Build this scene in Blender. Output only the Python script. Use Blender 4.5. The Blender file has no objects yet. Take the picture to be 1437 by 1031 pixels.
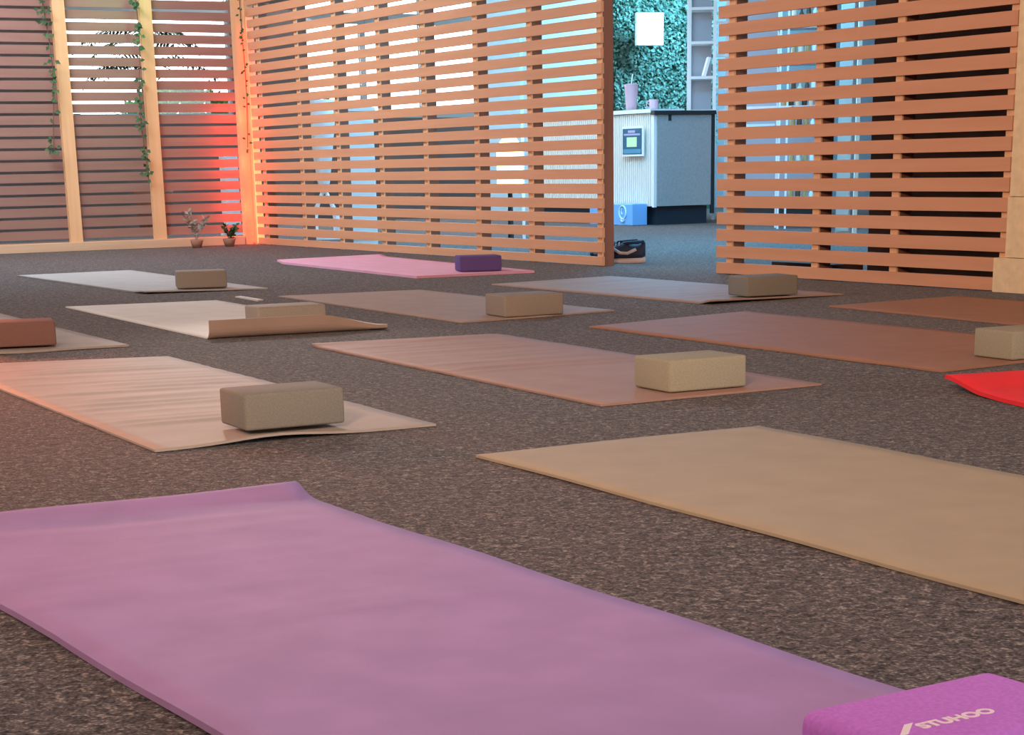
import bpy, bmesh, math, random
from mathutils import Vector, Matrix
random.seed(7)
sc = bpy.context.scene
COL = sc.collection
PI = math.pi
R = math.radians

# ------------------------------------------------------------------ camera
F_PX, PITCH, ROLL, CAM_H, PPY = 2582.08, 0.2783, -0.0200, 0.5089, 967.5
cp, sp, cr, sr = math.cos(PITCH), math.sin(PITCH), math.cos(ROLL), math.sin(ROLL)
fwd = Vector((0, cp, -sp)); up0 = Vector((0, sp, cp)); rt0 = Vector((1, 0, 0))
rt = cr * rt0 + sr * up0
up = -sr * rt0 + cr * up0
cam_data = bpy.data.cameras.new('camera')
cam = bpy.data.objects.new('camera', cam_data)
COL.objects.link(cam)
M = Matrix((rt, up, -fwd)).transposed().to_4x4()
M.translation = Vector((0, 0, CAM_H))
cam.matrix_world = M
cam_data.sensor_width = 36.0
cam_data.sensor_fit = 'HORIZONTAL'
cam_data.lens = F_PX / 1437 * 36.0
cam_data.shift_y = (PPY - 515.5) / 1437
cam_data.clip_start = 0.02
cam_data.clip_end = 200
sc.camera = cam

def ray(px, py):
    return fwd + rt * ((px - 718.5) / F_PX) - up * ((py - PPY) / F_PX)
def on_floor(px, py, z=0.0):
    d = ray(px, py); t = (z - CAM_H) / d.z
    return Vector((d.x * t, d.y * t, z))
def at(px, py, Y):
    d = ray(px, py); t = Y / d.y
    return Vector((d.x * t, Y, CAM_H + d.z * t))

# ------------------------------------------------------------------ materials
def mat(name, col, rough=0.8, noise=None, bump=None, metal=0.0, emit=None, spec=0.3, trans=0.0):
    """col linear rgb; noise=(scale, amount[, col2]); bump=(scale, strength, dist)"""
    m = bpy.data.materials.new(name); m.use_nodes = True
    nt = m.node_tree; N = nt.nodes; L = nt.links
    b = N['Principled BSDF']
    b.inputs['Base Color'].default_value = (*col, 1)
    b.inputs['Roughness'].default_value = rough
    b.inputs['Metallic'].default_value = metal
    b.inputs['Specular IOR Level'].default_value = spec
    if trans: b.inputs['Transmission Weight'].default_value = trans
    tc = N.new('ShaderNodeTexCoord')
    if noise:
        n = N.new('ShaderNodeTexNoise'); n.inputs['Scale'].default_value = noise[0]; n.inputs['Detail'].default_value = 4
        L.new(tc.outputs['Object'], n.inputs['Vector'])
        r = N.new('ShaderNodeValToRGB')
        a = noise[1]
        c2 = noise[2] if len(noise) > 2 else tuple(min(1, c * (1 + a)) for c in col)
        c1 = tuple(c * (1 - a) for c in col)
        r.color_ramp.elements[0].position = 0.32; r.color_ramp.elements[1].position = 0.68
        r.color_ramp.elements[0].color = (*c1, 1); r.color_ramp.elements[1].color = (*c2, 1)
        L.new(n.outputs['Fac'], r.inputs['Fac']); L.new(r.outputs['Color'], b.inputs['Base Color'])
    if bump:
        n = N.new('ShaderNodeTexNoise'); n.inputs['Scale'].default_value = bump[0]; n.inputs['Detail'].default_value = 3
        L.new(tc.outputs['Object'], n.inputs['Vector'])
        bp = N.new('ShaderNodeBump'); bp.inputs['Strength'].default_value = bump[1]; bp.inputs['Distance'].default_value = bump[2]
        L.new(n.outputs['Fac'], bp.inputs['Height']); L.new(bp.outputs['Normal'], b.inputs['Normal'])
    if emit:
        b.inputs['Emission Color'].default_value = (*emit[0], 1)
        b.inputs['Emission Strength'].default_value = emit[1]
    return m

def wood(name, c1, c2, rough=0.65, axis=0, knots=False):
    m = bpy.data.materials.new(name); m.use_nodes = True
    nt = m.node_tree; N = nt.nodes; L = nt.links; b = N['Principled BSDF']
    b.inputs['Roughness'].default_value = rough; b.inputs['Specular IOR Level'].default_value = 0.25
    tc = N.new('ShaderNodeTexCoord'); mp = N.new('ShaderNodeMapping')
    s = [14, 14, 14]; s[axis] = 0.9
    mp.inputs['Scale'].default_value = s
    L.new(tc.outputs['Object'], mp.inputs['Vector'])
    n = N.new('ShaderNodeTexNoise'); n.inputs['Scale'].default_value = 1.6; n.inputs['Detail'].default_value = 5; n.inputs['Distortion'].default_value = 0.4
    L.new(mp.outputs['Vector'], n.inputs['Vector'])
    r = N.new('ShaderNodeValToRGB'); r.color_ramp.elements[0].position = 0.3; r.color_ramp.elements[1].position = 0.7
    r.color_ramp.elements[0].color = (*c1, 1); r.color_ramp.elements[1].color = (*c2, 1)
    L.new(n.outputs['Fac'], r.inputs['Fac'])
    last = r.outputs['Color']
    if knots:
        v = N.new('ShaderNodeTexVoronoi'); v.inputs['Scale'].default_value = 2.3
        L.new(tc.outputs['Object'], v.inputs['Vector'])
        kr = N.new('ShaderNodeValToRGB'); kr.color_ramp.elements[0].position = 0.03; kr.color_ramp.elements[1].position = 0.06
        kr.color_ramp.elements[0].color = (1, 1, 1, 1); kr.color_ramp.elements[1].color = (0, 0, 0, 1)
        L.new(v.outputs['Distance'], kr.inputs['Fac'])
        mx = N.new('ShaderNodeMixRGB'); mx.inputs['Color2'].default_value = (c1[0] * .4, c1[1] * .3, c1[2] * .3, 1)
        L.new(kr.outputs['Color'], mx.inputs['Fac']); L.new(last, mx.inputs['Color1']); last = mx.outputs['Color']
    L.new(last, b.inputs['Base Color'])
    return m

def carpet_mat():
    m = bpy.data.materials.new('carpet'); m.use_nodes = True
    nt = m.node_tree; N = nt.nodes; L = nt.links; b = N['Principled BSDF']
    b.inputs['Roughness'].default_value = 0.95; b.inputs['Specular IOR Level'].default_value = 0.08
    b.inputs['Sheen Weight'].default_value = 0.07; b.inputs['Sheen Roughness'].default_value = 0.35
    tc = N.new('ShaderNodeTexCoord')
    n = N.new('ShaderNodeTexNoise'); n.inputs['Scale'].default_value = 82; n.inputs['Detail'].default_value = 2.5; n.inputs['Distortion'].default_value = 1.3
    L.new(tc.outputs['Object'], n.inputs['Vector'])
    n2 = N.new('ShaderNodeTexNoise'); n2.inputs['Scale'].default_value = 260; n2.inputs['Detail'].default_value = 1
    L.new(tc.outputs['Object'], n2.inputs['Vector'])
    mx = N.new('ShaderNodeMath'); mx.operation = 'MULTIPLY_ADD'; mx.inputs[1].default_value = 0.35
    L.new(n2.outputs['Fac'], mx.inputs[0])
    ml = N.new('ShaderNodeMath'); ml.operation = 'MULTIPLY'; ml.inputs[1].default_value = 0.65
    L.new(n.outputs['Fac'], ml.inputs[0]); L.new(ml.outputs[0], mx.inputs[2])
    r = N.new('ShaderNodeValToRGB'); e = r.color_ramp.elements
    e[0].position = 0.36; e[0].color = (0.020, 0.017, 0.019, 1)
    e[1].position = 0.66; e[1].color = (0.335, 0.291, 0.260, 1)
    k = e.new(0.48); k.color = (0.073, 0.062, 0.064, 1)
    k = e.new(0.56); k.color = (0.134, 0.113, 0.111, 1)
    L.new(mx.outputs[0], r.inputs['Fac']); L.new(r.outputs['Color'], b.inputs['Base Color'])
    bp = N.new('ShaderNodeBump'); bp.inputs['Strength'].default_value = 0.7; bp.inputs['Distance'].default_value = 0.004
    L.new(mx.outputs[0], bp.inputs['Height']); L.new(bp.outputs['Normal'], b.inputs['Normal'])
    return m

MT = {
 'carpet': carpet_mat(),
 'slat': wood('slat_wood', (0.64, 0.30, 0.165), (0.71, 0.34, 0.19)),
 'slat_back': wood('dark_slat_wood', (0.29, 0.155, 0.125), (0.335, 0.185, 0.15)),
 'stud_dark': wood('shaded_stud_side', (0.20, 0.080, 0.050), (0.26, 0.105, 0.065), axis=2),  # brown with the shade of the stud sides put into it
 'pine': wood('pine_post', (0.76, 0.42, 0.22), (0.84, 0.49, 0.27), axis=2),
 'pine_h': wood('pine_plate', (0.60, 0.38, 0.25), (0.70, 0.46, 0.30), axis=0, knots=True),
 'ceiling': mat('ceiling_paint', (0.62, 0.58, 0.54), 0.9),
 'plaster': mat('plaster', (0.55, 0.50, 0.46), 0.9, noise=(6, .05)),
 'block_wall': mat('wall_board', (0.84, 0.63, 0.38), 0.8, noise=(30, .07), bump=(120, .2, .002)),
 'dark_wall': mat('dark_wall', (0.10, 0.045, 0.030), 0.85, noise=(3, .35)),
 'brown_wall': mat('brown_wall', (0.14, 0.10, 0.09), 0.85, noise=(2, .2)),
 'white_wall': mat('white_wall', (0.78, 0.78, 0.80), 0.85),
 'grey_wall': mat('grey_wall', (0.40, 0.43, 0.50), 0.85),
 'glass': mat('glass', (1, 1, 1), 0.0, trans=1.0, spec=.5),
 'frame': mat('window_frame', (0.35, 0.37, 0.38), 0.6),
 'white': mat('white_paint', (0.82, 0.84, 0.85), 0.5),
 'rib': mat('rib_cream', (0.80, 0.77, 0.70), 0.55),
 'grey': mat('grey_laminate', (0.36, 0.37, 0.38), 0.5, noise=(60, .08)),
 'black': mat('black_laminate', (0.025, 0.03, 0.035), 0.5),
 'navy': mat('navy_plinth', (0.02, 0.03, 0.045), 0.6),
 'leaf': mat('leaf', (0.035, 0.085, 0.04), 0.7, noise=(9, .4, (0.08, 0.15, 0.06))),
 'hedge_leaf': mat('hedge_leaf', (0.14, 0.30, 0.24), 0.5, noise=(14, .4, (0.28, 0.46, 0.40))),
 'hedge_back': mat('hedge_back', (0.05, 0.13, 0.08), 0.9),
 'bush': mat('garden_leaf', (0.25, 0.50, 0.09), 0.6, noise=(3, .4, (0.5, 0.8, 0.2))),
 'stem': mat('stem', (0.16, 0.10, 0.05), 0.8),
 'pale_wood': mat('weathered_twig', (0.32, 0.27, 0.23), 0.8),
 'sign': mat('poster_print', (0.03, 0.12, 0.20), 0.4),
 'sign_lav': mat('poster_heading', (0.45, 0.42, 0.62), 0.5),
 'sign_green': mat('poster_square', (0.62, 0.85, 0.50), 0.5),
 'sign_mid': mat('poster_band', (0.10, 0.30, 0.45), 0.4),
 'blue': mat('blue_plastic', (0.20, 0.46, 0.88), 0.5),
 'emblem': mat('pale_print', (0.62, 0.85, 0.95), 0.5),
 'cup': mat('cup', (0.62, 0.42, 0.50), 0.5),
 'lamp_on': mat('lamp_face', (1, 1, 1), 0.5, emit=((1.0, 0.97, 0.93), 9.0)),
 'lantern_on': mat('lantern_glow', (1, .9, .5), 0.5, emit=((1.0, 0.80, 0.32), 4.0)),
 'led': mat('led_diffuser', (1, .5, .3), 0.5, emit=((1.0, 0.26, 0.075), 2.4)),
 'led_red': mat('led_red_diffuser', (1, .2, .1), 0.5, emit=((1.0, 0.05, 0.02), 3.0)),
 'shoe_dark': mat('shoe_navy', (0.018, 0.020, 0.040), 0.7),
 'shoe_pale': mat('shoe_suede', (0.48, 0.36, 0.33), 0.8),
 'sole': mat('shoe_sole', (0.52, 0.38, 0.34), 0.7),
 'jar_a': mat('jar_amber', (0.45, 0.28, 0.12), 0.3), 'jar_b': mat('jar_brown', (0.10, 0.06, 0.04), 0.4),
 'jar_c': mat('jar_cream', (0.75, 0.65, 0.5), 0.4),
 'steel': mat('steel', (0.55, 0.56, 0.58), 0.35, metal=.7),
 'pot': mat('pot_clay', (0.35, 0.17, 0.11), 0.8),
}
def foam(name, col, sc_=260, b=.35):
    return mat(name, col, 0.85, noise=(sc_, .10), bump=(sc_, b, .0012), spec=.2)
MT.update(
 block_grey=foam('foam_taupe', (0.217, 0.203, 0.176)), block_tan=foam('foam_tan', (0.344, 0.317, 0.233)),
 block_warm=foam('foam_warm', (0.288, 0.243, 0.200)), block_brown=foam('foam_brown', (0.234, 0.122, 0.099)),
 block_purple=foam('foam_purple', (0.53, 0.18, 0.66)), block_plum=foam('foam_plum', (0.120, 0.072, 0.216)),
 print_white=mat('white_print', (0.85, 0.72, 0.78), 0.6))
def mat_pvc(name, col, a=.05):
    return mat(name, col, 0.72, noise=(9, a), bump=(420, .25, .0008), spec=.25)
MT.update(
 m_taupe=mat_pvc('mat_taupe', (0.374, 0.274, 0.228)), m_sand=mat_pvc('mat_sand', (0.405, 0.329, 0.234)),
 m_under=mat_pvc('mat_underside', (0.36, 0.255, 0.205)),
 m_stone=mat_pvc('mat_stone', (0.43, 0.395, 0.375)),
 m_rose=mat_pvc('mat_rose', (0.368, 0.226, 0.182)), m_cream=mat_pvc('mat_cream', (0.70, 0.665, 0.61)),
 m_peach=mat_pvc('mat_peach', (0.395, 0.341, 0.301)), m_purple=mat_pvc('mat_purple', (0.370, 0.225, 0.458), .07),
 m_pink=mat_pvc('mat_pink', (0.754, 0.368, 0.478)), m_red=mat_pvc('mat_red', (0.88, 0.032, 0.042)),
 m_brown=mat_pvc('mat_brown', (0.354, 0.182, 0.117)))

# ------------------------------------------------------------------ helpers
def obj(name, bm, material, parent=None, smooth=False):
    me = bpy.data.meshes.new(name)
    bmesh.ops.recalc_face_normals(bm, faces=bm.faces)
    bm.to_mesh(me); bm.free()
    mats = material if isinstance(material, (list, tuple)) else [material]
    for k in mats: me.materials.append(MT[k] if isinstance(k, str) else k)
    if smooth:
        for p in me.polygons: p.use_smooth = True
    o = bpy.data.objects.new(name, me); COL.objects.link(o)
    if parent: o.parent = parent
    return o
def tag(o, label=None, cat=None, group=None, kind=None):
    if label: o['label'] = label
    if cat: o['category'] = cat
    if group: o['group'] = group
    if kind: o['kind'] = kind
    return o
def thing(name, label, cat, loc=(0, 0, 0), rz=0.0, group=None):
    o = bpy.data.objects.new(name, None); COL.objects.link(o)
    o.location = loc; o.rotation_euler = (0, 0, rz); o.empty_display_size = .1
    return tag(o, label, cat, group)
def struct(name, bm, m, parent=None):
    o = obj(name, bm, m, parent)
    if not parent: o['kind'] = 'structure'
    return o
def BM(): return bmesh.new()
def box(bm, x0, x1, y0, y1, z0, z1, mi=0, bev=0.0):
    vs = [bm.verts.new((x, y, z)) for x in (x0, x1) for y in (y0, y1) for z in (z0, z1)]
    fs = [(0, 1, 3, 2), (4, 6, 7, 5), (0, 4, 5, 1), (2, 3, 7, 6), (0, 2, 6, 4), (1, 5, 7, 3)]
    F = [bm.faces.new([vs[i] for i in f]) for f in fs]
    for f in F: f.material_index = mi
    if bev:
        es = list({e for f in F for e in f.edges})
        r = bmesh.ops.bevel(bm, geom=es, offset=bev, segments=3, affect='EDGES', profile=.5)
    return F
def boxb(*a, **k):
    bm = BM(); box(bm, *a, **k); return bm
def tube(bm, pts, rad, seg=8, mi=0, cap=True):
    pts = [Vector(p) for p in pts]
    rads = rad if isinstance(rad, (list, tuple)) else [rad] * len(pts)
    rings = []
    for i, p in enumerate(pts):
        d = (pts[min(i + 1, len(pts) - 1)] - pts[max(i - 1, 0)]).normalized()
        a = d.orthogonal().normalized() if i == 0 else (prev_a - d * prev_a.dot(d)).normalized()
        prev_a = a; b = d.cross(a)
        rings.append([bm.verts.new(p + (a * math.cos(2 * PI * k / seg) + b * math.sin(2 * PI * k / seg)) * rads[i]) for k in range(seg)])
    for i in range(len(rings) - 1):
        for k in range(seg):
            f = bm.faces.new((rings[i][k], rings[i][(k + 1) % seg], rings[i + 1][(k + 1) % seg], rings[i + 1][k])); f.material_index = mi
    if cap:
        bm.faces.new(rings[0][::-1]).material_index = mi; bm.faces.new(rings[-1]).material_index = mi
def lathe(bm, prof, seg=20, c=(0, 0, 0), mi=0):
    rings = []
    for r, z in prof:
        rings.append([bm.verts.new((c[0] + max(r, .0005) * math.cos(2 * PI * k / seg), c[1] + max(r, .0005) * math.sin(2 * PI * k / seg), c[2] + z)) for k in range(seg)])
    for i in range(len(rings) - 1):
        for k in range(seg):
            f = bm.faces.new((rings[i][k], rings[i][(k + 1) % seg], rings[i + 1][(k + 1) % seg], rings[i + 1][k])); f.material_index = mi
    bm.faces.new(rings[0][::-1]).material_index = mi; bm.faces.new(rings[-1]).material_index = mi
def leaf(bm, p, d, n, L, W, mi=0):
    """a slightly folded pointed leaf"""
    d = d.normalized(); s = d.cross(n).normalized(); n = s.cross(d)
    a = bm.verts.new(p); b = bm.verts.new(p + d * L * .45 + s * W * .5 + n * W * .12); c = bm.verts.new(p + d * L)
    e = bm.verts.new(p + d * L * .45 - s * W * .5 + n * W * .12); m_ = bm.verts.new(p + d * L * .5)
    bm.faces.new((a, b, m_)).material_index = mi; bm.faces.new((b, c, m_)).material_index = mi
    bm.faces.new((c, e, m_)).material_index = mi; bm.faces.new((e, a, m_)).material_index = mi
def rv(a=1): return Vector((random.uniform(-a, a), random.uniform(-a, a), random.uniform(-a, a)))

# ------------------------------------------------------------------ frames of the place
A2 = R(-59.2); O = Vector((-1.7625, 13.3463, 0))       # long slatted wall: local x along it, local +y out to the lobby
A1 = R(28.14)                                           # back slatted wall: local x along it (negative to the left), +y out
u2 = Vector((math.cos(A2), math.sin(A2), 0)); n2 = Vector((-math.sin(A2), math.cos(A2), 0))
u1 = Vector((math.cos(A1), math.sin(A1), 0)); n1 = Vector((-math.sin(A1), math.cos(A1), 0))
def W2(u, v, z=0): return O + u2 * u + n2 * v + Vector((0, 0, z))
def W1(u, v, z=0): return O + u1 * u + n1 * v + Vector((0, 0, z))
H = 2.8
def frame_obj(o, a):
    o.location = O; o.rotation_euler = (0, 0, a); return o

# ------------------------------------------------------------------ the setting
struct('floor', boxb(-9, 9, -2.5, 26, -0.05, 0), 'carpet')
struct('ceiling', boxb(-9, 9, -2.5, 26, H, H + .06), 'ceiling')
struct('wall_near', boxb(-9, 9, -2.3, -2.2, 0, H), 'plaster')
def seg_wall(name, p, q, th, m, z0=0, z1=H):
    p = Vector(p); q = Vector(q); d = q - p
    o = struct(name, boxb(0, d.length, 0, th, z0, z1), m)
    o.location = (p.x, p.y, 0); o.rotation_euler = (0, 0, math.atan2(d.y, d.x)); return o
# left wall of the practice room, running from the end of the back slats towards the viewer
pl = W1(-3.2, 0); seg_wall('wall_left', (pl.x - 2.6, -2.2, 0), pl, .1, 'plaster')
# right hand solid wall that follows the long slatted wall
wr = BM()
box(wr, 7.128, 11.5, -.012, .10, 0, .128)
box(wr, 7.180, 11.5, -.006, .10, .1305, .352)
box(wr, 7.188, 11.5, -.006, .10, .3545, 1.18)
box(wr, 7.188, 11.5, -.006, .10, 1.1825, H)
w = frame_obj(struct('wall_right', wr, 'block_wall'), A2)
# outer shell of the lobby
wf = BM()
WX0, WXA, WXB, WX1, SILL = 0.02, 1.62, 2.34, 4.25, 0.965
box(wf, -7, WX0, 4.6, 4.75, 0, H)
box(wf, WX0, WX1, 4.6, 4.75, 0, SILL)
box(wf, WX0, WX1, 4.6, 4.75, 2.62, H)
box(wf, WXA, WXB, 4.6, 4.75, SILL, 2.62)
frame_obj(struct('wall_far', wf, 'brown_wall'), A1)
frame_obj(struct('wall_far_white', boxb(WX1, 5.75, 4.6, 4.75, 0, H), 'white_wall'), A1)
frame_obj(struct('wall_far_right', boxb(5.75, 12, 4.72, 4.85, 0, H), 'grey_wall'), A1)
# windows with mullions and panes
for i, (x0, x1) in enumerate(((WX0, .82), (.82, WXA), (WXB, 2.98), (2.98, 3.62), (3.62, WX1))):
    fr = BM(); t = .022
    box(fr, x0, x0 + t, 4.62, 4.70, SILL, 2.62); box(fr, x1 - t, x1, 4.62, 4.70, SILL, 2.62)
    box(fr, x0 + t, x1 - t, 4.62, 4.70, SILL, SILL + .05); box(fr, x0 + t, x1 - t, 4.62, 4.70, 2.57, 2.62)
    box(fr, x0 + t, x1 - t, 4.61, 4.71, 1.835, 1.93)
    f = frame_obj(struct('window_%d' % (i + 1), fr, 'frame'), A1)
    g = obj('pane', boxb(x0 + t, x1 - t, 4.655, 4.662, SILL + .05, 2.57), 'glass', f)
# inner partition seen dark behind the right slats
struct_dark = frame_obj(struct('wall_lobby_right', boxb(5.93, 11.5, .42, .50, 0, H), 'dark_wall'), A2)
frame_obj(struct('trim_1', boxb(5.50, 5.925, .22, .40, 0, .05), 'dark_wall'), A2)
seg_wall('wall_lobby_side', (7.2, 9.2, 0), (7.2, 24, 0), .1, 'grey_wall')

# ------------------------------------------------------------------ slatted walls
def slat_mesh(x0, x1, y0, y1, first_z, pitch, gap, bottom, top, shorten=None):
    bm = BM(); z = bottom; k = 0
    while z < top:
        zt = first_z + pitch * k - gap / 2
        a, b = x0, x1
        if shorten and zt < shorten[0]: b = shorten[1]
        j = random.uniform(-.0025, .0025)
        box(bm, a + j, b + (0 if shorten else j), y0, y1, z, min(zt, top))
        z = first_z + pitch * k + gap / 2; k += 1
    return bm
def side_screen(label, x0, x1, first, pitch, gap, studs, end_left=False, end_right=False, shorten=None):
    t = thing('slatted_screen', label, 'screen', O, A2)
    obj('slat_panel', slat_mesh(x0, x1, 0, .017, first, pitch, gap, .004, 2.72, shorten), 'slat', t)
    for s in studs:
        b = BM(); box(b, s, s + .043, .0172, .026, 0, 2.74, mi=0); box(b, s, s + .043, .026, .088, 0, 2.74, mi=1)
        obj('stud', b, ['pine', 'stud_dark'], t)  # pine front, shade on the sides painted as darker brown
    return t
side_screen('long pine slatted screen running from the glowing corner to the doorway', 0.10, 4.418, .0575, .0716, .0222,
            [.20, .815, 1.375, 1.965, 2.53, 3.125, 3.69, 4.352])
side_screen('pine slatted screen to the right of the doorway, dark wall behind it', 5.366, 7.176, .0635, .0742, .0226,
            [5.42, 6.022, 6.515, 7.128], shorten=(.14, 7.126))

t = thing('slatted_screen', 'back slatted screen with front posts, windows behind its upper half', 'screen', O, A1)
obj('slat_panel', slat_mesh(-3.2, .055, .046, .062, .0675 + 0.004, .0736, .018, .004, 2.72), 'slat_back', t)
for s in (-1.88, -1.292, -.705):
    obj('post', boxb(s, s + .082, 0, .0455, .0565, 2.72), 'pine', t)
obj('post', boxb(-2.47, -2.39, 0, .0455, .0565, 2.72), 'pine', t)
obj('bottom_plate', boxb(-3.2, -.06, -.012, .0455, 0, .056, bev=.002), 'pine_h', t)

# corner post with its light strip
t = thing('corner_post', 'orange-lit pine corner post where the two slatted screens meet', 'post', O, A1)
obj('board', boxb(-.054, -.004, -.03, .0455, 0, 2.74), 'pine', t)
obj('board', boxb(.0, .058, -.085, .03, 0, 2.74), 'pine', t)
m = bpy.data.materials.new('led_graded'); m.use_nodes = True
N = m.node_tree.nodes; L = m.node_tree.links; b = N['Principled BSDF']; b.inputs['Base Color'].default_value = (.8, .4, .25, 1)
tc = N.new('ShaderNodeTexCoord'); sx = N.new('ShaderNodeSeparateXYZ'); L.new(tc.outputs['Object'], sx.inputs[0])
mr = N.new('ShaderNodeMapRange'); mr.inputs['From Min'].default_value = 0; mr.inputs['From Max'].default_value = 1.5; L.new(sx.outputs['Z'], mr.inputs['Value'])
cr_ = N.new('ShaderNodeValToRGB'); cr_.color_ramp.elements[0].color = (1, .48, .13, 1); cr_.color_ramp.elements[1].color = (.62, .19, .09, 1)
k = cr_.color_ramp.elements.new(.5); k.color = (1, .34, .09, 1); k = cr_.color_ramp.elements.new(.85); k.color = (1, .16, .06, 1)
L.new(mr.outputs[0], cr_.inputs['Fac']); L.new(cr_.outputs['Color'], b.inputs['Emission Color']); b.inputs['Emission Strength'].default_value = 1.1
MT['led'] = m
t = thing('light_strip', 'glowing orange-red light strip up the corner post', 'light', O, A1)
obj('diffuser', boxb(.003, .054, -.093, -.0855, .01, 1.50, bev=.002), 'led', t)
obj('red_diffuser', boxb(-.0125, -.0005, -.060, -.0305, .01, 1.42), 'led_red', t)

# ------------------------------------------------------------------ yoga mats
def yoga_mat(label, quad, m, th=.005, zf=None, nx=16, ny=150, wob=.0, ui=0):
    A, B, C, D = [Vector((*q, 0)) for q in quad]
    base = (A + B + C + D) / 4
    bm = BM(); top = []; bot = []
    for j in range(ny + 1):
        v = j / ny; rt_, rb = [], []
        for i in range(nx + 1):
            s = i / nx
            p = (A * (1 - s) + B * s) * (1 - v) + (D * (1 - s) + C * s) * v
            dx, dz, tilt = 0, 0, 0
            if zf:
                r_ = zf(s, v)
                if isinstance(r_, tuple): dx, dz, tilt = r_
                else: dz, tilt = r_, 0
            along = ((D - A) * (1 - s) + (C - B) * s).normalized()
            side = ((B - A) * (1 - v) + (C - D) * v).normalized()
            e = wob * math.sin(v * 23 + s * 2) if (i in (0, nx)) else 0
            p = p - base + along * dx + side * e
            q = p - along * (math.sin(tilt) * th); rt_.append(bm.verts.new((q.x, q.y, dz + th * math.cos(tilt) + (.0003 if tilt else 0)))); rb.append(bm.verts.new((p.x, p.y, dz + .0003)))
        top.append(rt_); bot.append(rb)
    for j in range(ny):
        for i in range(nx):
            bm.faces.new((top[j][i], top[j][i + 1], top[j + 1][i + 1], top[j + 1][i]))
            bm.faces.new((bot[j][i], bot[j + 1][i], bot[j + 1][i + 1], bot[j][i + 1])).material_index = ui
        bm.faces.new((top[j][0], top[j + 1][0], bot[j + 1][0], bot[j][0]))
        bm.faces.new((top[j][nx], bot[j][nx], bot[j + 1][nx], top[j + 1][nx]))
    for i in range(nx):
        bm.faces.new((top[0][i], bot[0][i], bot[0][i + 1], top[0][i + 1]))
        bm.faces.new((top[ny][i], top[ny][i + 1], bot[ny][i + 1], bot[ny][i]))
    o = obj('yoga_mat', bm, m, smooth=True)
    for p in o.data.polygons:
        if abs(p.normal.z) < .3: p.use_smooth = False
    o.location = (base.x, base.y, 0.0005)
    return tag(o, label, 'yoga mat', 'yoga mats laid out on the carpet')
def sm(a, b, x):
    x = max(0, min(1, (x - a) / (b - a))); return x * x * (3 - 2 * x)
def ripples(amp, lo, hi, seed, n=26):
    rr = random.Random(seed)
    rs = [(lo + (hi - lo) * (i + rr.uniform(.1, .9)) / n, rr.uniform(.009, .017), rr.uniform(.4, 1), rr.uniform(-.02, .02), rr.uniform(-.4, .5), rr.uniform(.5, 1.4)) for i in range(n)]
    def f(s, v):
        z = 0
        for c, w, a, sk, s0, s1 in rs:
            d = (v - c - sk * (s - .5)) / w
            if abs(d) < 3: z += a * math.exp(-d * d) * sm(s0 - .15, s0 + .15, s) * (1 - .6 * sm(s1, s1 + .3, s))
        return amp * z * (.25 + .75 * sm(0, .15, s) * sm(0, .15, 1 - s))
    return f
MATS = {
 'M1': [(-1.55, 5.123), (-0.955, 5.266), (-0.143, 3.736), (-0.661, 3.45)],
 'M2': [(-0.572, 5.502), (-0.025, 5.779), (0.733, 4.296), (0.204, 3.989)],
 'M3': [(-0.057, 3.31), (0.494, 3.612), (1.31, 2.087), (0.766, 1.789)],
 'M4': [(-0.939, 2.683), (-0.362, 2.948), (0.531, 1.475), (-0.017, 1.219)],
 'M5': [(-1.717, 7.344), (-1.154, 7.536), (-0.357, 6.006), (-0.897, 5.770)],
 'M6': [(-2.502, 9.695), (-1.978, 9.998), (-1.034, 8.241), (-1.543, 8.069)],
 'M7': [(-0.929, 7.717), (-0.353, 7.94), (0.388, 6.616), (-0.143, 6.23)],
 'M8': [(-1.256, 10.481), (-0.705, 10.9), (0.149, 9.084), (-0.407, 8.812)],
 'M9': [(-0.053, 8.201), (0.49, 8.621), (1.3, 7.194), (0.751, 6.824)],
 'M10': [(0.27, 5.967), (0.831, 6.453), (1.658, 4.933), (1.058, 4.509)],
 'M11': [(1.146, 6.614), (1.688, 6.964), (2.443, 5.408), (1.901, 5.058)],
 'M12': [(-2.497, 6.871), (-1.956, 7.153), (-1.135, 5.631), (-1.676, 5.348)],
 'M13': [(0.991, 4.181), (1.582, 4.332), (2.008, 2.655), (1.416, 2.505)],
}
r1 = ripples(.0052, .01, .84, 3, 19)
yoga_mat('striped-looking rippled beige mat lit orange at its far left end, grey-brown block on it', MATS['M1'], 'm_peach', .0045,
         lambda s, v: r1(s, v) + .010 * math.exp(-((s - .42) / .2) ** 2) * sm(.965, 1, v))
r2 = ripples(.0048, .01, .60, 5, 15)
yoga_mat('dusty pink-brown rippled mat in the middle of the room, large tan block near its corner', MATS['M2'], 'm_rose', .0045,
         lambda s, v: r2(s, v) + .006 * (1 - sm(0, .03, v)) * (1 - s) )
yoga_mat('large smooth sandy beige mat at front right with nothing on it', MATS['M3'], 'm_sand', .005,
         lambda s, v: .0015 * math.sin(v * 9 + s * 3) ** 2)
r4 = ripples(.0022, .03, .6, 11, 9)
yoga_mat('big lilac purple mat in the foreground', MATS['M4'], 'm_purple', .008,
         lambda s, v: .020 * math.exp(-((v - .028) / .022) ** 2) * (.55 + .45 * s) + r4(s, v) + .0025 * math.sin(v * 11 + s * 4) ** 2)
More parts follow.
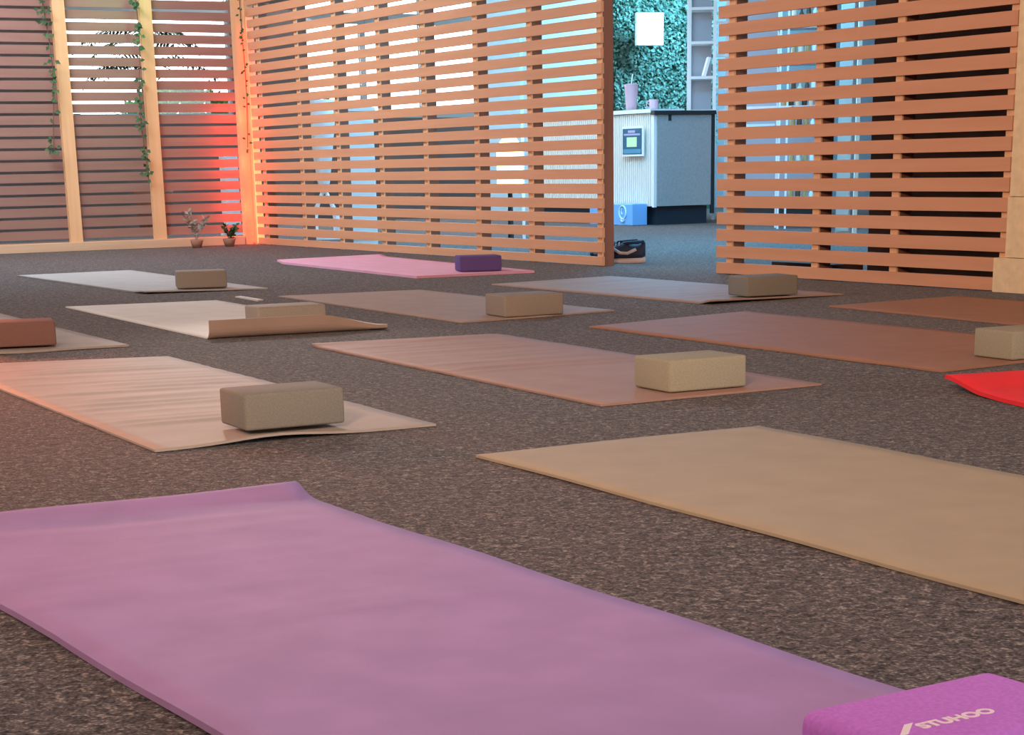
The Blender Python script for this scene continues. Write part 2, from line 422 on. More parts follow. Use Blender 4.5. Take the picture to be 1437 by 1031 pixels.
def z5(s, v):   # the near end curls up and back so its brown underside faces the viewer
    d = (v - .955) * 1.68
    if d <= 0: return 0
    rr = .030; a = d / rr
    k = 1.0 if s < .6 else 1 - .75 * sm(.6, 1, s)
    amax = 1.6
    if a < amax: return (rr * math.sin(a) - d, rr * (1 - math.cos(a)) * k, a * min(1, k + .2))
    e = d - amax * rr
    return (rr * math.sin(amax) - d + e * math.cos(amax), (rr * (1 - math.cos(amax)) + e * math.sin(amax)) * k, amax * min(1, k + .2))
yoga_mat('pale cream mat whose near end curls up in front of its block', MATS['M5'], ['m_cream', 'm_under'], .005, z5, ui=1, ny=220)
r6 = ripples(.0015, .4, .9, 8, 8)
yoga_mat('pale cream mat at the back left, nearest the back slatted screen', MATS['M6'], 'm_stone', .006,
         lambda s, v: r6(s, v) + .008 * (1 - s) * sm(.9, 1, v))
yoga_mat('plain taupe mat in the middle distance, just behind the rippled pink-brown mat', MATS['M7'], 'm_taupe', .005, ripples(.001, .02, .9, 9, 12))
r8 = ripples(.004, .45, .8, 12, 4)
yoga_mat('bright pink mat farthest back, beside the long slatted screen', MATS['M8'], 'm_pink', .012,
         lambda s, v: r8(s, v) * .8 + .010 * (1 - sm(0, .05, v)))
r9 = ripples(.0045, .02, .95, 14, 12)
yoga_mat('taupe mat with faint ripples in front of the open doorway', MATS['M9'], 'm_taupe', .006,
         lambda s, v: r9(s, v) + .012 * (1 - s) * sm(.95, 1, v))
yoga_mat('brown-beige mat with a ragged near edge, tan block cut off at the right edge', MATS['M10'], 'm_brown', .005, ripples(.0012, .02, .9, 15, 16), wob=.004)
yoga_mat('brownish mat at far right close under the right slatted screen', MATS['M11'], 'm_brown', .005, ripples(.001, .02, .9, 16, 8))
yoga_mat('peach-brown mat cut off at the left edge, red-brown block on its end', MATS['M12'], 'm_peach', .006,
         lambda s, v: .006 * sm(.95, 1, v) * (1 - s) * (.5 + .5 * math.sin(s * 9)))
def z13(s, v):
    x = v * 1.73
    return .024 * (1 - sm(0, .17, x)) * (.8 + .2 * s) + .004 * (1 - sm(.1, .3, x))
yoga_mat('bright red mat at the right edge with its end lifting off the carpet', MATS['M13'], 'm_red', .009, z13)

# the thin spare strip between the two cream mats
sp = BM()
p = [on_floor(x, y) for x, y in ((330, 417.5), (338, 417), (370, 422), (362, 423))]
bv = [sp.verts.new((q.x, q.y, z)) for z in (.0005, .006) for q in p]
for f in ((0, 1, 2, 3), (4, 5, 6, 7), (0, 1, 5, 4), (1, 2, 6, 5), (2, 3, 7, 6), (3, 0, 4, 7)): sp.faces.new([bv[i] for i in f])
tag(obj('mat_strap', sp, 'm_cream'), 'thin pale strap lying on the carpet between the two cream mats', 'strap')

# ------------------------------------------------------------------ yoga blocks
def yoga_block(label, corner, ang, m, z=.006, l=.215, w=.146, h=.072, bev=.006):
    o = obj('yoga_block', boxb(0, l, 0, w, 0, h, bev=bev), m, smooth=True)
    o.location = (corner[0], corner[1], z); o.rotation_euler = (0, 0, R(ang))
    return tag(o, label, 'yoga block', 'foam yoga blocks resting on the mats')
yoga_block('grey-brown foam block on the rippled orange-tinged mat at left', (-.512, 3.612), 27.7, 'block_grey', .014, l=.212)
yoga_block('tan foam block at the near corner of the central pink-brown mat', (.367, 4.158), 27, 'block_tan', .0065, l=.208, w=.155)
yoga_block('pinkish tan foam block on the taupe mat in the middle distance', (.0015, 6.366), 25.5, 'block_warm', .0065, l=.225, w=.16)
yoga_block('dull brown foam block on the mat in front of the doorway', (.908, 7.022), 20.5, 'block_grey', .0125, l=.217, w=.155)
yoga_block('rosy tan foam block half hidden behind the curled mat end', (-.795, 6.05), 25, 'block_warm', .0065, l=.232)
yoga_block('grey-brown foam block on the cream mat nearest the back screen', (-1.422, 8.185), 12, 'block_warm', .014, l=.217)
yoga_block('small-looking dark purple foam block on the far pink mat', (-.2096, 9.045), 11, 'block_plum', .0145, l=.205)
yoga_block('tan foam block cut off by the right edge of the view', (1.279, 4.69), 27, 'block_tan', .0065)
yoga_block('reddish brown foam block cut off by the left edge of the view',
           (-1.3445 - .215 * math.cos(R(17)), 5.60 - .215 * math.sin(R(17))), 17, 'block_brown', .012)
# foreground purple block with printed lettering
l_, h_ = .215, .072; zt = .012 + h_
a0 = on_floor(1116, 994, zt); ab = R(31.5)
du = Vector((math.cos(ab), math.sin(ab), 0)); dv = Vector((-math.sin(ab), math.cos(ab), 0))
w_ = .140
c0 = a0 - dv * w_
t = thing('yoga_block', 'bright purple foam block in the foreground with white printed lettering', 'yoga block', (c0.x, c0.y, .012), ab, 'foam yoga blocks resting on the mats')
obj('body', boxb(0, l_, 0, w_, 0, h_, bev=.0135), 'block_purple', t, smooth=True)
def text_mesh(body, size, offset=.0, shear=0):
    cu = bpy.data.curves.new('t', 'FONT'); cu.body = body; cu.size = size; cu.offset = offset; cu.shear = shear; cu.extrude = .0003
    to = bpy.data.objects.new('t', cu); COL.objects.link(to)
    dg = bpy.context.evaluated_depsgraph_get(); me = bpy.data.meshes.new_from_object(to.evaluated_get(dg))
    bpy.data.objects.remove(to); return me
s0 = on_floor(1271, 1029, zt); s1 = on_floor(1408, 1001, zt)
def loc_(p): q = p - c0; return q.dot(du), q.dot(dv)
x0, y0 = loc_(s0); x1, y1 = loc_(s1)
me = text_mesh('STUHOO', .0170, .0007)
wd = max(v.co.x for v in me.vertices)
slash_w = .020
scx = (x1 - x0 - slash_w) / wd
for v in me.vertices: v.co.x *= scx
me.name = 'lettering'; me.materials.append(MT['print_white'])
lo = bpy.data.objects.new('lettering', me); COL.objects.link(lo); lo.parent = t
lo.location = (x0 + slash_w, y0 + .001, h_ + .0002)
lo['label'] = 'white printed word'
sb = BM()
q = [(-.008, -.003), (.001, -.003), (.024, .0165), (.015, .0165)]
vs = [sb.verts.new((a, b, z)) for z in (0, .0005) for a, b in q]
for f in ((0, 1, 2, 3), (4, 5, 6, 7), (0, 1, 5, 4), (1, 2, 6, 5), (2, 3, 7, 6), (3, 0, 4, 7)): sb.faces.new([vs[i] for i in f])
so = obj('slash_mark', sb, 'print_white', t); so.location = (x0 - .001, y0, h_ + .0001); so['label'] = 'white printed slanting stroke'

# ------------------------------------------------------------------ trainers by the doorway
def shoe(label, loc, rz, mirror=1):
    t = thing('trainer', label, 'shoe', loc, rz, 'pair of trainers left by the doorway')
    L = .27
    def outline(k):   # half widths along the shoe, x from heel (0) to toe (L)
        x = k * L
        wv = .036 + .012 * math.sin(PI * min(1, k * 1.1)) + (.008 if k > .55 else 0) * math.sin(PI * (k - .55) / .45)
        if k < .1: wv *= math.sqrt(max(0.05, k / .1)) * .9 + .1
        if k > .86: wv *= math.sqrt(max(0.03, 1 - ((k - .86) / .14) ** 2))
        return x, wv
    N_ = 22
    def shell(zf, z0f, name, m, infl=0, k0=0, k1=1):
        bm = BM(); rings = []
        for i in range(N_ + 1):
            k = k0 + (k1 - k0) * i / N_; x, wv = outline(k); z0 = z0f(k); z1 = zf(k); wv += infl
            ring = []
            for a in range(13):
                th = PI * a / 12
                ring.append(bm.verts.new((x, math.cos(th) * wv * (1 if z1 - z0 < .04 else .98), z0 + (z1 - z0) * math.sin(th) ** .6)))
            rings.append(ring)
        for i in range(N_):
            for a in range(12): bm.faces.new((rings[i][a], rings[i][a + 1], rings[i + 1][a + 1], rings[i + 1][a]))
            bm.faces.new((rings[i][0], rings[i + 1][0], rings[i + 1][12], rings[i][12]))
        bm.faces.new(rings[0]); bm.faces.new(rings[-1][::-1])
        return obj(name, bm, m, t, smooth=True)
    shell(lambda k: .034 + .004 * math.cos(k * 6), lambda k: 0, 'sole', 'sole', .006)
    shell(lambda k: .105 - .012 * math.sin(k * PI / .35) if k < .35 else .105 - .055 * sm(.35, .92, k), lambda k: .026, 'upper', 'shoe_dark')
    bm = BM(); tube(bm, [(.012 + .05 * (1 - math.cos(a)), .034 * math.sin(a), .103 + .004 * math.cos(a)) for a in [2 * PI * i / 20 for i in range(20)]] + [(.012, 0, .107)], .008, 8)
    obj('collar', bm, 'shoe_dark', t, smooth=True)
    for s in (-1, 1):
        bm = BM()
        tube(bm, [(.235, s * .036, .045), (.20, s * .050, .052), (.165, s * .050, .075), (.13, s * .047, .052), (.09, s * .047, .050), (.045, s * .044, .070)], .0085, 8)
        o = obj('side_stripe', bm, 'shoe_pale', t, smooth=True); o['label'] = 'pale suede side overlay'
    bm = BM()
    for i in range(5):
        x = .135 + i * .017; z = .100 - i * .0085
        tube(bm, [(x, -.026, z - .012), (x + .003, -.012, z - .001), (x, 0, z + .003), (x + .003, .012, z - .001), (x, .026, z - .012)], .003, 6)
    obj('laces', bm, 'shoe_pale', t, smooth=True)
    return t
sA = on_floor(897, 369)
shoe('dark trainer with pale side overlay and sole, nearer one beside the doorway', (sA.x + .035, sA.y + .04, 0), R(172))
shoe('dark trainer standing just behind its mate at the doorway', (sA.x + .01, sA.y + .19, 0), R(158))

# ------------------------------------------------------------------ service counter in the lobby
VC = 3.728
t = thing('service_counter', 'ribbed pale lobby counter with grey end panel seen through the doorway', 'counter', W2(-.38, VC), A2)
bm = BM()
x = -1.82
while x < -.03:
    box(bm, x, x + .017, 0, .02, .15, .88); x += .030
box(bm, -1.83, -.004, .012, .6, .15, .88)
obj('ribbed_front', bm, 'rib', t)
obj('corner_trim', boxb(-.024, .003, -.006, .02, .142, .885), 'white', t)
obj('end_panel', boxb(.0005, .012, .021, .565, .15, .865), 'grey', t)
obj('edge_trim', boxb(.0, .016, .565, .60, .08, .875), 'black', t)
obj('worktop', boxb(-1.86, -.028, -.02, .32, .884, .914), 'white', t)
obj('counter_lid', boxb(-.022, .03, -.02, .60, .868, .899), 'black', t)
obj('latch', boxb(.012, .02, .13, .155, .82, .868), 'black', t)
obj('plinth', boxb(-1.80, -.035, .05, .56, 0, .145), 'navy', t)

t = thing('notice', 'framed dark blue notice with pale green square on the ribbed counter front', 'notice', W2(-.801, VC - .0205, .547), A2)
obj('frame', boxb(0, .312, -.014, .0, 0, .236, bev=.002), 'white', t)
obj('print', boxb(.020, .292, -.017, -.0142, .018, .220), 'sign', t)
obj('heading', boxb(.10, .20, -.0185, -.0172, .186, .206), 'sign_lav', t)
obj('heading', boxb(.04, .27, -.0185, -.0172, .166, .180), 'sign_lav', t)
obj('middle_square', boxb(.082, .225, -.019, -.0172, .075, .152), 'sign_green', t)
obj('lower_band', boxb(.03, .282, -.0185, -.0172, .024, .058), 'sign_mid', t)

t = thing('storage_box', 'light blue plastic box with pale looped emblem on floor before the counter', 'box', W2(-1.0, VC - .16), A2)
obj('body', boxb(-.10, .535, 0, .15, .0, .172, bev=.006), 'blue', t)
bm = BM()
ring = [(.40 + .048 * math.cos(a), -.004, .105 + .052 * math.sin(a)) for a in [2 * PI * i / 24 for i in range(25)]]
tube(bm, ring, .0065, 6)
tube(bm, [(.375, -.004, .048), (.385, -.004, .036), (.40, -.004, .032), (.415, -.004, .036), (.425, -.004, .048)], .008, 6)
tube(bm, [(.392, -.004, .135), (.382, -.004, .11), (.392, -.004, .088)], .006, 6)
o = obj('emblem', bm, 'emblem', t)

# cup, mug
c = W2(-.852, VC + .10, .914)
t = thing('drink_cup', 'tall mauve tumbler with a straw on the white worktop', 'cup', c)
bm = BM(); lathe(bm, [(.042, 0), (.046, .05), (.056, .19), (.058, .20), (.050, .20), (.046, .18)], 20); obj('cup', bm, 'cup', t, smooth=True)
bm = BM(); lathe(bm, [(.060, .200), (.060, .208), (.03, .214)], 20); obj('lid', bm, 'cup', t)
bm = BM(); tube(bm, [(0, 0, .205), (.012, 0, .29)], .005, 6); obj('straw', bm, 'white', t)
c = W2(-.53, VC + .10, .914)
t = thing('mug', 'small pink-grey mug on the worktop beside the tumbler', 'mug', c)
bm = BM(); lathe(bm, [(.045, 0), (.052, .01), (.054, .09), (.048, .09), (.046, .02)], 20); obj('cup', bm, 'cup', t, smooth=True)
bm = BM(); tube(bm, [(-.05, 0, .075), (-.08, 0, .07), (-.085, 0, .045), (-.075, 0, .022), (-.05, 0, .018)], .007, 8); obj('handle', bm, 'cup', t, smooth=True); t.scale = (.72, .72, .85)

# artificial hedge wall
hx0, hx1 = 5.80, 7.06
t = thing('hedge_wall', 'artificial green leaf wall behind the counter', 'plant wall', O, A1)
obj('backing', boxb(hx0, hx1, 4.60, 4.70, 0.0, 2.55), 'hedge_back', t)
bm = BM()
for i in range(7500):
    p = Vector((random.uniform(hx0, hx1), 4.60 - random.uniform(0, .05), random.uniform(.7, 2.45)))
    leaf(bm, p, Vector((random.uniform(-1, 1), random.uniform(-.7, -.1), random.uniform(-1, .8))), Vector((0, -1, .3)) + rv(.6), random.uniform(.035, .06), random.uniform(.02, .035))
lv = obj('leaves', bm, 'hedge_leaf', t); lv['kind'] = 'stuff'

# square light
c = at(911, 41, 19.9)
cl = (c - O); lx, ly = cl.dot(u1), cl.dot(n1)
k_ = 4.50 / ly if False else 1
t = thing('square_lamp', 'glaring white square lamp mounted on the leaf wall', 'lamp', (c.x, c.y, c.z), A1 - R(14))
obj('lamp_face', boxb(-.135, .135, -.03, -.025, -.145, .145, bev=.002), 'lamp_on', t)
obj('housing', boxb(-.15, .15, -.0245, .02, -.16, .16, bev=.01), 'white', t)
obj('bracket', boxb(-.03, .03, .021, .30, -.03, .03), 'steel', t)

# white shelving tower standing behind the counter end
sb = at(965, 155, 16.75); se = at(1003, 155, 16.75)
t = thing('shelf_unit', 'tall white open shelf unit standing behind the counter', 'shelves', (sb.x, sb.y, 0), R(-4))
wS = (se - sb).length
for i, (xx, yy) in enumerate(((0, 0), (wS - .02, 0), (0, .30), (wS + .10, .30))):
    obj('upright', boxb(xx, xx + .028, yy, yy + .028, 0, 2.2), 'white', t)
for k, py in enumerate((12, 60, 109, 156)):
    z = at(984, py, 16.75).z
    obj('shelf', boxb(.028, wS - .02, -.0, .30, z - .01, z + .012), 'white', t)
for py in (31, 78, 125, 155):
    z = at(1010, py, 16.75).z
    obj('side_bracket', boxb(wS + .008, wS + .105, .05, .07, z - .009, z + .012), 'white', t)
obj('back_panel', boxb(0.03, wS - .02, .33, .34, .9, 2.2), 'grey_wall', t)
# leaning book on the shelf
zz = at(984, 109, 16.75).z + .013
bm = boxb(-.012, .012, 0, .16, 0, .16); bmesh.ops.rotate(bm, cent=(0, 0, 0), matrix=Matrix.Rotation(R(16), 3, 'Y'), verts=bm.verts)
o = obj('book', bm, 'white'); o.location = (sb.x + wS - .085, sb.y + .06, zz + .004)
tag(o, 'white book leaning to the right on the white shelf unit', 'book')

# second counter behind the right screen
cA = at(1030, 150, 16.0)
t = thing('back_counter', 'grey counter with white top seen through the right slatted screen', 'counter', (cA.x, cA.y, 0), R(-6))
hC = cA.z
obj('cabinet', boxb(0, .70, 0, .5, .14, hC - .035), 'grey_wall', t)
obj('worktop', boxb(-.02, .73, -.03, .53, hC - .034, hC), 'white', t)
obj('plinth', boxb(.03, .68, .04, .46, 0, .139), 'black', t)
obj('upper_panel', boxb(0.08, .36, .25, .29, hC + .001, 2.3), 'grey_wall', t)
obj('price_strip', boxb(.10, .34, -.012, -.001, hC - .20, hC - .14), 'emblem', t)
# things on the worktop
k = .40
for i in range(5):
    q = Matrix.Rotation(R(-6), 3, 'Z') @ Vector((.42 + i * .055, .10 + .03 * (i % 2), 0))
    tj = thing('jar', ['amber jar first from the left on the white worktop behind the right screen', 'dark brown jar second from the left on that white worktop',
                       'cream jar standing in the middle of that white worktop', 'dark jar next to the white canister on the worktop', 'cream jar at the right end of that worktop row'][i],
               'jar', (cA.x + q.x, cA.y + q.y, hC + .0005), 0, 'jars on the back counter')
    bm = BM(); lathe(bm, [(.02, 0), (.022, .01), (.022, .09), (.015, .105)], 14); obj('body', bm, ('jar_a', 'jar_b', 'jar_c', 'jar_b', 'jar_c')[i], tj, smooth=True)
    bm = BM(); lathe(bm, [(.017, .1055), (.017, .125)], 14); obj('lid', bm, 'white', tj)

# storage rack with goods
rA = at(1090, 300, 14.2); rB = at(1144, 300, 14.2)
t = thing('storage_rack', 'narrow white-posted rack of small goods behind the right slatted screen', 'rack', (rA.x, rA.y, 0), R(-5))
wR = rB.x - rA.x
for xx in (0, .055, wR):
    obj('upright', boxb(xx, xx + .014, 0, .014, 0, 2.2), 'white', t)
for xx in (0, wR): obj('upright', boxb(xx, xx + .014, .30, .314, 0, 2.2), 'white', t)
zs = [.17, .42, .67, .92, 1.17, 1.42, 1.67]
for z in zs: obj('shelf', boxb(0, wR + .014, .016, .298, z, z + .012), 'steel', t)
rr = random.Random(4)
cnt = 0
rot = Matrix.Rotation(R(-5), 3, 'Z')
hues = ['amber', 'dark brown', 'cream', 'white']
shelfname = ['lowest', 'second', 'third', 'fourth', 'fifth', 'sixth', 'top']
for si, z in enumerate(zs):
    for i in range(4):
        q = rot @ Vector((.105 + i * .050, .05, 0))
        hh = rr.uniform(.10, .20); c_ = rr.randrange(3) if i != 3 else (3 if rr.random() < .6 else 1)
        bm = BM(); r_ = .018
        lathe(bm, [(r_, 0), (r_ + .002, .01), (r_ + .001, hh * .7), (.008, hh * .85), (.008, hh)], 12)
        o = obj('bottle', bm, ('jar_a', 'jar_b', 'jar_c', 'white')[c_], smooth=True)
        o.location = (rA.x + q.x, rA.y + q.y, z + .0125)
        tag(o, '%s bottle, %s from the left on the %s shelf of the white-posted rack' % (hues[c_], ['first', 'second', 'third', 'fourth'][i], shelfname[si]), 'bottle', 'bottles on the storage rack')
# grey locker and white door post behind the right screen
gA = at(1172, 320, 12.2); gB = at(1192, 320, 12.2)
t = thing('tall_locker', 'tall narrow grey-beige locker behind the right slatted screen', 'locker', (gA.x, gA.y, 0), R(-10))
obj('body', boxb(0, gB.x - gA.x, 0, .3, .0, 2.0), 'plaster', t)
obj('door', boxb(.008, gB.x - gA.x - .008, -.012, -.001, .05, 1.95), 'plaster', t)
gP = at(1199, 320, 11.8)
o = obj('pole', boxb(-.012, .012, -.012, .012, 0, H - .001), 'rib'); o.location = (gP.x, gP.y, 0)
tag(o, 'thin cream upright pole next to the grey locker', 'pole')

# yellow lantern and white cabinet behind the long screen
lc = at(716, 275, 12.6)
t = thing('lantern', 'yellow glowing lantern on a stand behind the long slatted screen', 'lantern', (lc.x, lc.y, 0))
z0 = at(716, 268, 12.6).z; z1 = at(716, 195, 12.6).z
bm = BM(); lathe(bm, [(.06, z0), (.085, z0 + .03), (.085, z1 - .05), (.05, z1)], 20); obj('glass_body', bm, 'lantern_on', t, smooth=True)
bm = BM(); lathe(bm, [(.045, z1 + .001), (.06, z1 + .01), (.02, z1 + .05)], 20); obj('cap', bm, 'white', t, smooth=True)
bm = BM(); lathe(bm, [(.11, 0), (.11, .02), (.02, .03), (.015, z0 - .012), (.06, z0 - .001)], 20); obj('stand', bm, 'black', t)
lp = at(735, 300, 12.9)
o = obj('pole', boxb(-.010, .010, -.010, .010, 0, 1.35), 'white'); o.location = (lp.x, lp.y, 0)
tag(o, 'thin white upright pole beside the yellow lantern', 'pole')

cc = at(489, 340, 12.7); ce = at(531, 340, 12.7)
t = thing('white_cabinet', 'low white cabinet behind the left part of the long slatted screen', 'cabinet', (cc.x, cc.y, 0), R(12))
wc = ce.x - cc.x
obj('body', boxb(0, wc, 0, .40, .0, .86, bev=.004), 'white', t)
obj('door', boxb(.008, wc - .008, -.018, -.001, .06, .80), 'white', t)
obj('top', boxb(-.01, wc + .01, -.02, .42, .861, .885), 'white', t)
# pale plant stand with woven pot
ps = at(458, 334, 14.0)
t = thing('plant_stand', 'white tapering planter on two-footed stand behind the long slatted screen', 'planter', (ps.x, ps.y, 0))
bm = BM(); lathe(bm, [(.02, .32), (.045, .40), (.075, .62), (.10, .82), (.105, .98), (.09, .98), (.085, .93)], 18); obj('pot', bm, 'white', t, smooth=True)
bm = BM(); lathe(bm, [(.13, 0), (.13, .025), (.10, .04)], 24); obj('base', bm, 'white', t)
for s in (-1, 1):
    bm = BM(); tube(bm, [(s * .085, 0, .04), (s * .085, 0, .16), (s * .05, 0, .25), (s * .015, 0, .33)], [.03, .03, .015, .014], 10); obj('leg', bm, 'white', t, smooth=True)
# white pedestal behind the back screen, next to the glowing corner
wp = at(327, 338, 14.6)
t = thing('pedestal', 'white pedestal behind the back screen beside the glowing corner post', 'pedestal', (wp.x, wp.y, 0), A1)
obj('column', boxb(-.055, .055, -.055, .055, .05, .62), 'white', t)
obj('base', boxb(-.07, .07, -.07, .07, 0, .0495), 'white', t)
obj('top_slab', boxb(-.07, .07, -.07, .07, .6205, .65), 'white', t)

# ------------------------------------------------------------------ plants
def vine(label, base, z0, z1, spread, density, seed, lsize=.035):
    rr = random.Random(seed)
    t = thing('hanging_ivy', label, 'ivy', base, 0, 'artificial ivy strands hung on the screens')
    pts = []; z = z1; ph = rr.uniform(0, 6)
    while z > z0:
        pts.append(Vector((spread * .35 * math.sin(z * 6 + ph), -.004 + .004 * math.sin(z * 9), z))); z -= .05
    bm = BM(); tube(bm, pts, .003, 5); obj('stem', bm, 'stem', t)
    bm = BM()
    n = int((z1 - z0) * density)
    for i in range(n):
        z = rr.uniform(z0, z1)
        p = Vector((spread * .35 * math.sin(z * 6 + ph), -.01, z))
        d = Vector((rr.uniform(-1, 1), rr.uniform(-.4, 0.05), rr.uniform(-.9, .3)))
        q = p + Vector((rr.uniform(-spread, spread) * .6, rr.uniform(-.02, 0), 0))
        leaf(bm, q, d, Vector((0, -1, .3)), lsize * rr.uniform(.7, 1.3), lsize * rr.uniform(.6, .9))
    obj('leaves', bm, 'leaf', t)
    return t
p = W1(-1.345, -.03); vine('ivy strand hanging left of the first post of the back screen', p, .62, 2.6, .05, 60, 1)
p = W1(-.745, -.03); vine('ivy strand hanging left of the second post of the back screen', p, .45, 2.6, .04, 60, 2)
p = W1(-.036, -.115); vine('sparse ivy strand hanging down the glowing corner post', p, .62, 2.6, .018, 26, 3, .026)

def floor_plant(label, px, py, Y, h, w, seed, m='pale_wood'):
    rr = random.Random(seed); c = at(px, py, Y)
    t = thing('dried_plant', label, 'plant', (c.x, c.y, 0), 0)
    bm = BM(); lathe(bm, [(.03, 0), (.045, .05), (.04, .055), (.036, .045)], 14); obj('pot', bm, 'pot', t, smooth=True)
    bm = BM(); b2 = BM()
    for i in range(9):
        a = rr.uniform(0, 2 * PI); e = Vector((math.cos(a) * w * rr.uniform(.3, 1), math.sin(a) * w * .5, h * rr.uniform(.6, 1)))
        mid = Vector((e.x * .35, e.y * .35, e.z * .6))
        tube(bm, [Vector((0, 0, .045)), mid, e], [.003, .002, .001], 5)
        for k in range(7):
            q = mid.lerp(e, k / 6)
            leaf(b2, q, Vector((rr.uniform(-1, 1), rr.uniform(-1, 1), rr.uniform(-.2, 1))), rv(1) + Vector((0, -1, 0)), .04, .02)
    obj('stems', bm, m, t); obj('leaves', b2, 'leaf' if m == 'stem' else 'pale_wood', t)
floor_plant('wispy grey dried plant in a small pot against the back screen', 276, 338, 12.85, .26, .10, 5)
floor_plant('small leafy plant at the foot of the corner post', 322, 342, 13.0, .14, .07, 6, 'stem')

def palm(label, base, h, nf, seed):
    rr = random.Random(seed)
    t = thing('potted_palm', label, 'plant', base)
    bm = BM(); lathe(bm, [(.13, 0), (.17, .32), (.18, .34), (.15, .33)], 20); obj('pot', bm, 'stud_dark', t, smooth=True)
    bm = BM()
    for k in range(4): tube(bm, [(.02 * k - .03, 0, .3), (.05 * k - .08, .02, h * .55)], [.018, .012], 8)
    obj('trunk', bm, 'stem', t)
    bm = BM()
    for i in range(nf):
        a = rr.uniform(0, 2 * PI); L = rr.uniform(.45, .75); z = h * rr.uniform(.5, .62); pr = Vector((0, 0, z))
        for k in range(1, 15):
            s = k / 14; p_ = Vector((math.cos(a) * L * s, math.sin(a) * L * s, z + .75 * L * s - .95 * L * s * s + rr.uniform(0, .01)))
            dirv = (p_ - pr).normalized(); sd = dirv.cross(Vector((0, 0, 1))).normalized()
            for sg in (-1, 1): leaf(bm, pr, dirv * .8 + sd * sg + Vector((0, 0, -.35)), Vector((0, 0, 1)), .26 * math.sin(PI * min(.95, s + .1)) + .05, .025)
            pr = p_
    obj('fronds', bm, 'leaf', t)
palm('potted palm standing behind the back screen before the windows', W1(.42, 3.5), 2.6, 20, 9)

def bush(label, base, r, h, seed, n=2600):
    rr = random.Random(seed)
    t = thing('garden_shrub', label, 'shrub', base, 0, 'sunlit shrubs outside the windows')
    bm = BM(); tube(bm, [(0, 0, 0), (.02, .02, h * .6)], [.05, .03], 8); obj('stem', bm, 'stem', t)
    bm = BM()
    for i in range(n):
        d = Vector((rr.gauss(0, 1), rr.gauss(0, 1), rr.gauss(0, 1))).normalized(); k = rr.uniform(.6, 1) ** .5
        p_ = Vector((d.x * r * k, d.y * r * k, h * .62 + d.z * h * .38 * k))
        leaf(bm, p_, d + rv(.8), Vector((0, 0, 1)) + rv(.5), .13, .07)
    obj('foliage', bm, 'bush', t)
for i, (uu, vv, r, h) in enumerate(((.3, 7.2, .7, 1.15), (1.85, 6.8, .7, 1.3), (3.5, 7.4, .7, 1.2))):
    bush(['sunlit green shrub outside, leftmost beyond the far windows', 'middle sunlit green shrub outside beyond the far windows', 'sunlit green shrub outside, right end of the far windows'][i], W1(uu, vv), r, h, 20 + i)
struct('ground_outside', boxb(-12, 10, 20, 34, -.12, -.052), 'plaster')

# ------------------------------------------------------------------ light
wd_ = bpy.data.worlds.new('world'); sc.world = wd_; wd_.use_nodes = True
bg = wd_.node_tree.nodes['Background']
bg.inputs['Color'].default_value = (0.86, 0.95, 1.0, 1); bg.inputs['Strength'].default_value = 5.0
def area(name, loc, target, size, power, col, size_y=None, spread=None):
    d = bpy.data.lights.new(name, 'AREA'); d.energy = power; d.color = col; d.size = size
    if size_y: d.shape = 'RECTANGLE'; d.size_y = size_y
    if spread: d.spread = R(spread)
    o = bpy.data.objects.new(name, d); COL.objects.link(o); o.location = loc
    o.rotation_euler = (Vector(target) - Vector(loc)).to_track_quat('-Z', 'Y').to_euler(); return o
def spot(name, loc, target, power, col, ang, blend=.6, rad=.05):
    d = bpy.data.lights.new(name, 'SPOT'); d.energy = power; d.color = col; d.spot_size = R(ang); d.spot_blend = blend; d.shadow_soft_size = rad
    o = bpy.data.objects.new(name, d); COL.objects.link(o); o.location = loc
    o.rotation_euler = (Vector(target) - Vector(loc)).to_track_quat('-Z', 'Y').to_euler(); return o
WARM = (1.0, .66, .46)
area('ceiling_lamp_near', (.3, .9, 2.7), (.3, 1.4, 0), 1.6, 30, (1.0, .84, .78))
area('ceiling_lamp_mid', (-1.2, 9.4, 2.0), (-.6, 4.6, 0), .7, 12, (1.0, .84, .78))
area('cool_screen_fill', (-2.9, 8.6, 2.4), W2(1.2, 0, 1.3), .8, 42, (.36, .76, 1.0))  # unseen cool light added to turn the long screen greyer
area('ceiling_lamp_right', (-1.2, -1.6, 2.45), W2(4.8, 0, 1.0), .9, 72, WARM, spread=70)
area('ceiling_lamp_far', (-3.0, 11.0, 2.7), (-2.6, 11.8, .0), 1.6, 140, (.90, .93, 1.0))
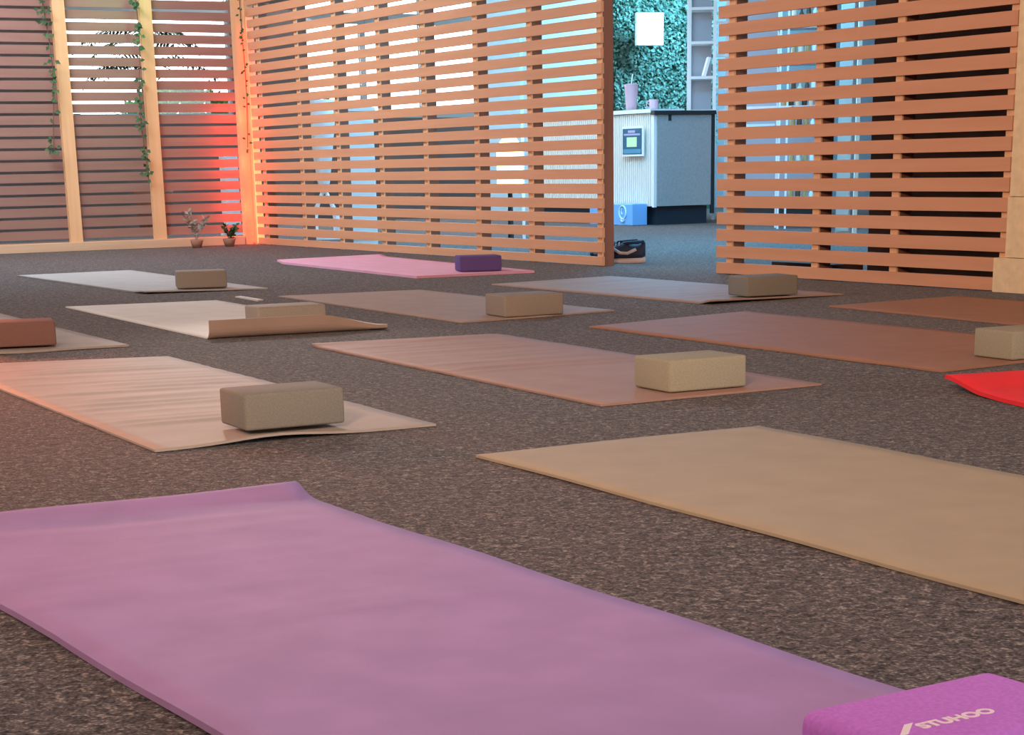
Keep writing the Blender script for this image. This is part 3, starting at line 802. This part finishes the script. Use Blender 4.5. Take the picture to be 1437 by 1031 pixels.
area('side_fill_light', (-4.3, 5.6, 1.35), (.2, 4.3, .1), 1.6, 52, (1.0, .84, .84), size_y=.9)  # unseen soft light added from the left, no window there
area('ceiling_lamp_right_corner', (2.9, 2.9, 2.7), (2.0, 3.2, 0), .8, 16, (1.0, .50, .28))
# orange lamp out of view on the left
spot('orange_floor_lamp', (-3.5, 8.3, 1.05), (-1.72, 5.15, 0), 900, (1.0, .20, .06), 22, 1.0, .06)
spot('mat_ripple_spot', (-1.7, 9.8, 1.9), (-.45, 4.75, 0), 400, (1.0, .84, .76), 21, 1.0, .08)  # unseen spot added to rake light across the mat ripples
# red strip glow
for z in (.25, .55, .85):
    c = W1(-.10, -.075, z)
    d = bpy.data.lights.new('strip_glow', 'POINT'); d.energy = 2.6; d.color = (1.0, .05, .025); d.shadow_soft_size = .03
    o = bpy.data.objects.new('strip_glow', d); COL.objects.link(o); o.location = c
# unseen green light added to tint the slats of the back screen
c = W1(-.75, -.35, 2.3)
spot('green_tint_fill', c, W1(-.95, .04, 1.0), 45, (.20, 1.0, .50), 62, 1.0, .05)
# unseen cool lights added overhead to brighten the lobby
area('lobby_fill_counter', W2(-1.0, 2.0, 2.72), W2(-.8, 3.4, .3), 1.4, 55, (.46, .78, 1.0))
area('lobby_fill_door', W2(2.9, 1.6, 2.72), W2(3.0, 1.9, 0), 1.2, 230, (.08, .56, 1.0))
area('lobby_fill_leaf_wall', W1(6.4, 3.2, 2.72), W1(6.4, 4.6, 1.2), 1.0, 210, (.26, .72, 1.0))
area('lobby_fill_left', W2(0.6, 2.4, 2.72), W2(1.0, 2.0, 0), 2.0, 110, (.50, .74, 1.0))
area('daylight_window', W1(2.1, 4.5, 2.2), W1(1.6, 0, .2), 4.0, 200, (.85, .93, 1.0), size_y=.8)

sc.view_settings.view_transform = 'Standard'
sc.view_settings.look = 'None'
sc.view_settings.exposure = 0.0
sc.view_settings.gamma = 1.0
sc.view_settings.use_curve_mapping = False
sc.cycles.use_denoising = True
sc.cycles.max_bounces = 8
sc.cycles.sample_clamp_indirect = 6
